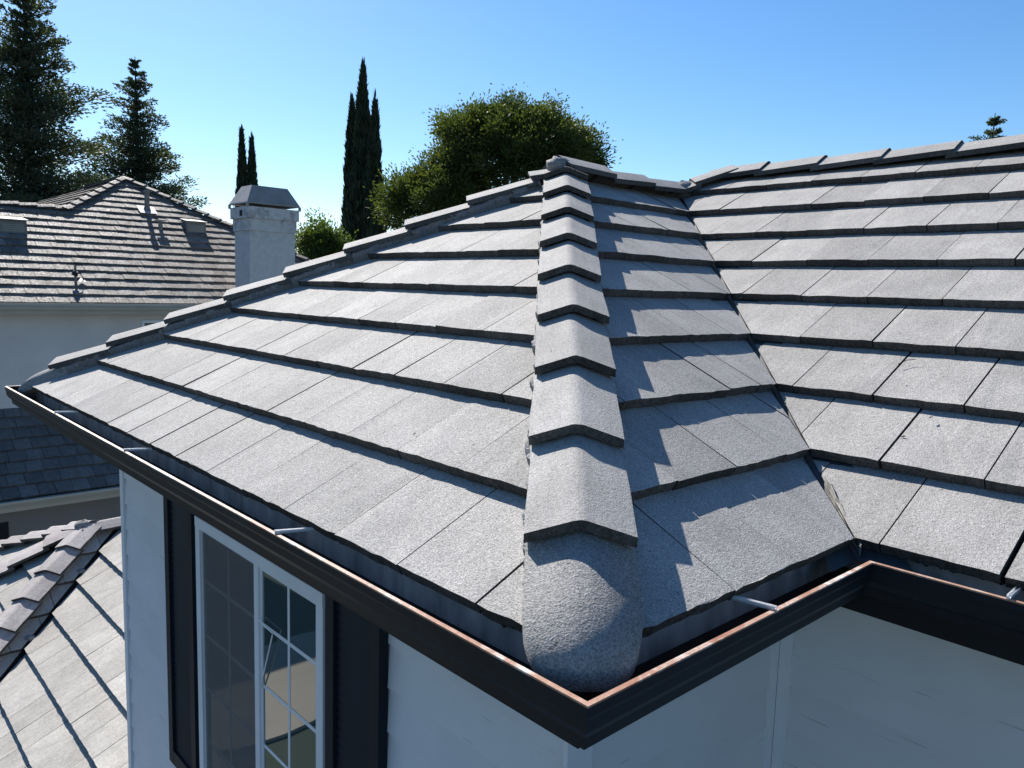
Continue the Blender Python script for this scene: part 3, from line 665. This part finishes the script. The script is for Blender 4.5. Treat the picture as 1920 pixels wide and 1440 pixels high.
MB().prism([b_ + Vector((.02, -.1, -.03)), b_ + Vector((.2, -.1, -.03)), b_ + Vector((.12, .06, .06))], (0, 0, .01)).build('flashing', M_LEAD, o)
# ---- chimney on the near wall
cx0, cx1, cy0, cy1 = 7.06, 8.23, 17.2, 18.05
mb = MB().box((cx0, cy0, GROUND), (cx1, cy1, 1.90)); chim = mb.build('chimney', M_CHIM, nh); chim['label'] = 'weathered stucco chimney with a metal hood'
MB().box((cx0 - .03, cy0 - .03, 1.90), (cx1 + .03, cy1 + .03, 2.19)).build('neck_band', M_CHIM, chim)
MB().box((cx0 - .075, cy0 - .075, 2.19), (cx1 + .075, cy1 + .075, 2.46)).build('crown_band', M_CHIM, chim)
MB().box((cx0 - .079, cy0 + .22, 2.24), (cx0 - .07, cy0 + .38, 2.38)).build('flue_opening', M_DARK, chim)
e0 = [(cx0 - .09, cy0 - .09), (cx1 + .09, cy0 - .09), (cx1 + .09, cy1 + .09), (cx0 - .09, cy1 + .09)]; ins = .22
e1 = [(cx0 - .09 + ins, cy0 - .09 + ins), (cx1 + .09 - ins, cy0 - .09 + ins), (cx1 + .09 - ins, cy1 + .09 - ins), (cx0 - .09 + ins, cy1 + .09 - ins)]
mb = MB(); mb.add([(x, y, 2.53) for x, y in e0] + [(x, y, 2.56) for x, y in e0] + [(x, y, 2.98) for x, y in e1],
                  [(0, 1, 5, 4), (1, 2, 6, 5), (2, 3, 7, 6), (3, 0, 4, 7), (4, 5, 9, 8), (5, 6, 10, 9), (6, 7, 11, 10), (7, 4, 8, 11), (8, 9, 10, 11), (3, 2, 1, 0)])
mb.build('hood', M_HOOD, chim)
mb = MB()
for x, y in e0: mb.box((x - .02 if x < 7.6 else x - .03, y - .02 if y < 17.6 else y - .03, 2.44), (x + .03 if x < 7.6 else x + .02, y + .03 if y < 17.6 else y + .02, 2.54))
mb.build('hood_posts', M_HOOD, chim)
# ---- neighbour's lower roof in the shade
LY, LZ = 15.76, -3.47
LP = PYm(LY, LZ); top_s = (NY + .5 - LY) / CS
mb = MB(); mb.add([(-3, LY, LZ - .085), (9, LY, LZ - .085), (9, NY + .5, LZ + (NY + .5 - LY) * T - .085), (-3, NY + .5, LZ + (NY + .5 - LY) * T - .085)], [(0, 1, 2, 3)])
nl_ = mb.build('lower_roof', M_DECK, nh); rest2 = MB()
def lkeep(p):
    x, y, d = proj(p); return -15 < x < 240 and y < 960
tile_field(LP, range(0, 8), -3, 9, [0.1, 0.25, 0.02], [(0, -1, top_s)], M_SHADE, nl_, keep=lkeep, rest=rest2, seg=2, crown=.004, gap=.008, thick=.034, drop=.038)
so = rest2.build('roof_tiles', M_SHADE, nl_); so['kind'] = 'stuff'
MB().prism([(-3, LY - .13, LZ - .04), (-3, LY - .13, LZ - .08), (-3, LY - .09, LZ - .16), (-3, LY + .03, LZ - .16), (-3, LY + .03, LZ - .05)], (12, 0, 0)).build('lower_gutter', M_NGUT, nh)
MB().box((-3, LY + .034, LZ - .27), (9, LY + .07, LZ - .06)).build('lower_fascia', M_NGUT, nh)
MB().box((-2.8, LY + .45, GROUND), (8.8, NY + .5, LZ - .14)).build('lower_wall', plain('shaded stucco', (0.17, 0.165, 0.16), 0.9, 0.2, 0, 1.2, 0.1, 90, 0.3), nh)  # same stucco as the upper wall, alley shade put into its colour
v0 = hit(2, 990, (0, LY + .44, 0), (0, 1, 0)); MB().box((v0.x - .25, LY + .42, v0.z - .25), (v0.x + .12, LY + .455, v0.z + .1)).build('wall_vent', M_DARK, nh)

# ================================================================== trees
def quads_obj(name, Q, mat, parent):
    n = len(Q); me = bpy.data.meshes.new(name); me.vertices.add(n * 4); me.loops.add(n * 4); me.polygons.add(n)
    me.vertices.foreach_set('co', Q.reshape(-1).astype(np.float32)); me.loops.foreach_set('vertex_index', np.arange(n * 4, dtype=np.int32))
    me.polygons.foreach_set('loop_start', np.arange(0, n * 4, 4, dtype=np.int32)); me.polygons.foreach_set('loop_total', np.full(n, 4, dtype=np.int32))
    me.materials.append(mat); me.update(calc_edges=True)
    o = bpy.data.objects.new(name, me); sc.collection.objects.link(o); o.parent = parent
    o.matrix_parent_inverse = Matrix.Translation(-ROOTLOC[parent.name]); return o
def unit(v): return v / np.maximum(np.linalg.norm(v, axis=-1, keepdims=True), 1e-9)
def leaves(c, axis, ln, wd, twist=1.0):
    """quads (kite shaped) centred at c, pointing along axis, random roll"""
    n = len(c); r = rng.normal(size=(n, 3)); ax = unit(axis); s = unit(np.cross(ax, r))
    ln = np.broadcast_to(ln, (n,))[:, None]; wd = np.broadcast_to(wd, (n,))[:, None]
    return np.stack([c - ax * ln / 2, c + s * wd / 2 - ax * ln * .05, c + ax * ln / 2, c - s * wd / 2 - ax * ln * .05], 1)
def tree_root(name, label, base, cat='tree', group=None): return root(name, label, cat, (base[0], base[1], GROUND), group)
def conifer(label, top, R, zlow, seed, dens=1.0, leaf_l=.24, group=None):
    global rng; rng = np.random.default_rng(seed); random.seed(seed)
    b_ = np.array([top.x, top.y, GROUND]); H = top.z - GROUND; t = tree_root('conifer_tree', label, b_, group=group)
    MB().tube([b_ + [0, 0, H * f] for f in (0, .3, .6, .85, 1)], [H * .018, H * .013, H * .008, H * .004, .02], 9).build('trunk', M_BARK, t)
    Q = []; z = zlow; mbb = MB()
    while z < H - .2:
        f = (z - zlow) / (H - zlow); r = R * (1 - f) ** .9 + .10
        nb = int(rng.integers(4, 7)) if f < .9 else 4
        a0 = rng.uniform(0, 6.28)
        for k in range(nb):
            a = a0 + k * 6.283 / nb + rng.normal(0, .25); ln = r * rng.choice([rng.uniform(.35, .75), rng.uniform(.75, 1.2)]); el = rng.normal(.05 + .45 * f, .14)
            d = np.array([math.cos(a), math.sin(a), 0]); nseg = max(4, int(ln / .22)); ts = np.linspace(.12, 1, nseg)
            droop = -.10 * ln * ts ** 2 * (1 - f) + .12 * ln * np.maximum(ts - .6, 0)
            pts = b_ + np.outer(ts * ln, d) + np.array([0, 0, z]) + np.outer(ts * ln * el + droop, [0, 0, 1])
            if ln > .9: mbb.tube([pts[0], pts[len(pts) // 2], pts[-1]], [.035 + .012 * ln, .025, .008], 4)
            for i, p in enumerate(pts):
                wid = (.11 + .46 * ln * (1 - ts[i]) * ts[i] + .05 * ln) * (1 + .2 * (1 - f)) * (.4 + .6 * min(1, (1 - f) * 3))
                m_ = int((12 + 55 * wid) * dens)
                off = np.clip(rng.normal(size=(m_, 3)), -1.7, 1.7) * np.array([wid, wid, wid * .40])
                ax = off * .8 + d * .35 + np.array([0, 0, .22]) + rng.normal(size=(m_, 3)) * .25
                Q.append(leaves(p + off, ax, leaf_l * rng.uniform(.6, 1.3, m_), leaf_l * .36))
        z += rng.uniform(.36, .72) * (1.25 - .6 * f)
    mbb.build('branches', M_BARK, t); quads_obj('crown', np.concatenate(Q), M_CONIFER, t)
def cypress(label, top, Rm, seed, n=9000, group=None):
    global rng; rng = np.random.default_rng(seed)
    b_ = np.array([top.x, top.y, GROUND]); H = top.z - GROUND; t = tree_root('cypress_tree', label, b_, group=group)
    MB().tube([b_, b_ + [0, 0, H * .5], b_ + [0, 0, H * .97]], [.16, .1, .01], 8).build('trunk', M_BARK, t)
    u = rng.uniform(0, 1, n) ** .85; z = .04 + .96 * u
    prof = Rm * np.minimum(1, (1.02 - z) / .42) ** .8 * np.minimum(1, .55 + z * 1.6)
    a = rng.uniform(0, 6.283, n); bumpy = 1 + .16 * np.sin(a * 3 + z * 17 + seed) + .12 * np.sin(a * 5 - z * 41)
    r = prof * bumpy * np.sqrt(rng.uniform(.25, 1.05, n))
    c = b_ + np.stack([r * np.cos(a), r * np.sin(a), z * H], 1)
    ax = np.stack([np.cos(a) * .25, np.sin(a) * .25, np.ones(n)], 1) + rng.normal(size=(n, 3)) * .14
    Q = leaves(c, ax, rng.uniform(.25, .65, n), .11)
    tip = b_ + np.array([0, 0, H]) + rng.normal(size=(30, 3)) * np.array([.04, .04, .2])
    Q = np.concatenate([Q, leaves(tip, np.tile([0, 0, 1.], (30, 1)), .5, .07)])
    quads_obj('crown', Q, M_CYPRESS, t)
def broad(name, label, blobs, mat_, seed, leaf=.16, dens=260, spike=.25, group=None, trunk_r=.28):
    """blobs: (centre, rx, ry, rz) ellipsoids that make the crown"""
    global rng; rng = np.random.default_rng(seed); random.seed(seed)
    c0 = blobs[0][0]; b_ = np.array([c0[0], c0[1], GROUND]); t = tree_root(name, label, b_, group=group); mbb = MB()
    zt = c0[2] - blobs[0][3] * .6
    mbb.tube([b_, b_ + [.1, .05, (zt - GROUND) * .6], (c0[0], c0[1], zt)], [trunk_r, trunk_r * .8, trunk_r * .6], 10)
    Q = []
    for (c, rx, ry, rz) in blobs:
        c = np.array(c); mbb.tube([(c0[0], c0[1], zt), (np.array([c0[0], c0[1], zt]) + c) / 2 + [0, 0, .2], c], [trunk_r * .5, trunk_r * .35, trunk_r * .12], 6)
        area = (rx * ry * rz) ** (2 / 3) * 12.6; nc_ = int(area * 1.9)
        d = unit(rng.normal(size=(nc_, 3))); d[:, 2] = np.where(d[:, 2] < -.5, -d[:, 2], d[:, 2])
        cc = c + d * np.array([rx, ry, rz]) * rng.uniform(.55, 1.06, (nc_, 1))
        for i in range(nc_):
            s = rng.uniform(.28, .62); m_ = int(dens * s * s * 2)
            off = np.clip(rng.normal(size=(m_, 3)), -1.6, 1.6) * s * np.array([.55, .55, .42])
            sp = int(m_ * spike); ax = off + d[i] * .4 + rng.normal(size=(m_, 3)) * .3 + np.array([0, 0, .12])
            off[:sp] += unit(d[i] + np.array([0, 0, .5])) * rng.uniform(0, s * .8, (sp, 1)) * 1.0
            Q.append(leaves(cc[i] + off, ax, leaf * rng.uniform(.7, 1.5, m_), leaf * .5))
    mbb.build('trunk', M_BARK, t); quads_obj('crown', np.concatenate(Q), mat_, t)

conifer('tall dark conifer rising past the ridge end of the brown roof, the biggest tree', at(42, -75, 40), 6.6, 3.0, 3, 1.25)
conifer('slender conifer behind the peak of the brown tile roof', at(253, 106, 50), 5.6, 3.5, 5, 1.2)
cypress('taller of two thin cypress tips behind the chimney hood', at(453, 246, 45), .52, 1, 6000, 'cypress pair behind the chimney')
cypress('shorter of two thin cypress tips behind the chimney hood', at(472, 262, 44.5), .50, 2, 6000, 'cypress pair behind the chimney')
cypress('tallest pointed cypress, in the middle of its clump', at(681, 128, 38), .66, 3, 13000, 'cypress clump beyond the roof')
cypress('thin cypress on the chimney side of the tallest cypress', at(660, 192, 38.8), .52, 4, 9000, 'cypress clump beyond the roof')
cypress('cypress between the tallest cypress and the round leafy tree', at(703, 193, 37.2), .56, 5, 10000, 'cypress clump beyond the roof')
cypress('small cypress wedged into the cypress clump, only its tip showing', at(690, 212, 38.6), .45, 6, 6000, 'cypress clump beyond the roof')
def B_(px, py, D, r, k=1.0, kz=.8): c = at(px, py, D); return ((c.x, c.y, c.z), r, r * k, r * kz)
broad('leafy_tree', 'large round leafy green tree behind the peak of the grey roof',
      [B_(960, 330, 28.5, 2.6), B_(880, 262, 28, 1.15, 1, .75), B_(985, 248, 28, 1.35, 1, .75), B_(1065, 290, 28.3, 1.2, 1, .8), B_(1085, 340, 28.5, 1.0), B_(930, 245, 28.6, 1.0, 1, .8),
       B_(850, 330, 28, 1.2, 1, .8), B_(785, 365, 28.2, .95), B_(770, 400, 28.4, 1.0), B_(840, 390, 27.6, 1.3), B_(1020, 300, 27.4, 1.3)], M_BROAD, 8, .115, 900, .25)
broad('small_tree', 'small bright green tree between the chimney and the cypress clump', [B_(600, 475, 30, .95), B_(600, 508, 30.2, 1.1), B_(632, 485, 30.4, .75), B_(588, 446, 30, .5), B_(620, 452, 30.2, .5), B_(570, 468, 30, .5), B_(606, 432, 30, .38)], M_SHRUB, 9, .12, 420, .35, None, .12)
conifer('conifer top peeking over the ridge of the main grey roof', at(1866, 212, 45), 2.6, 11, 12, 1.0, .22)
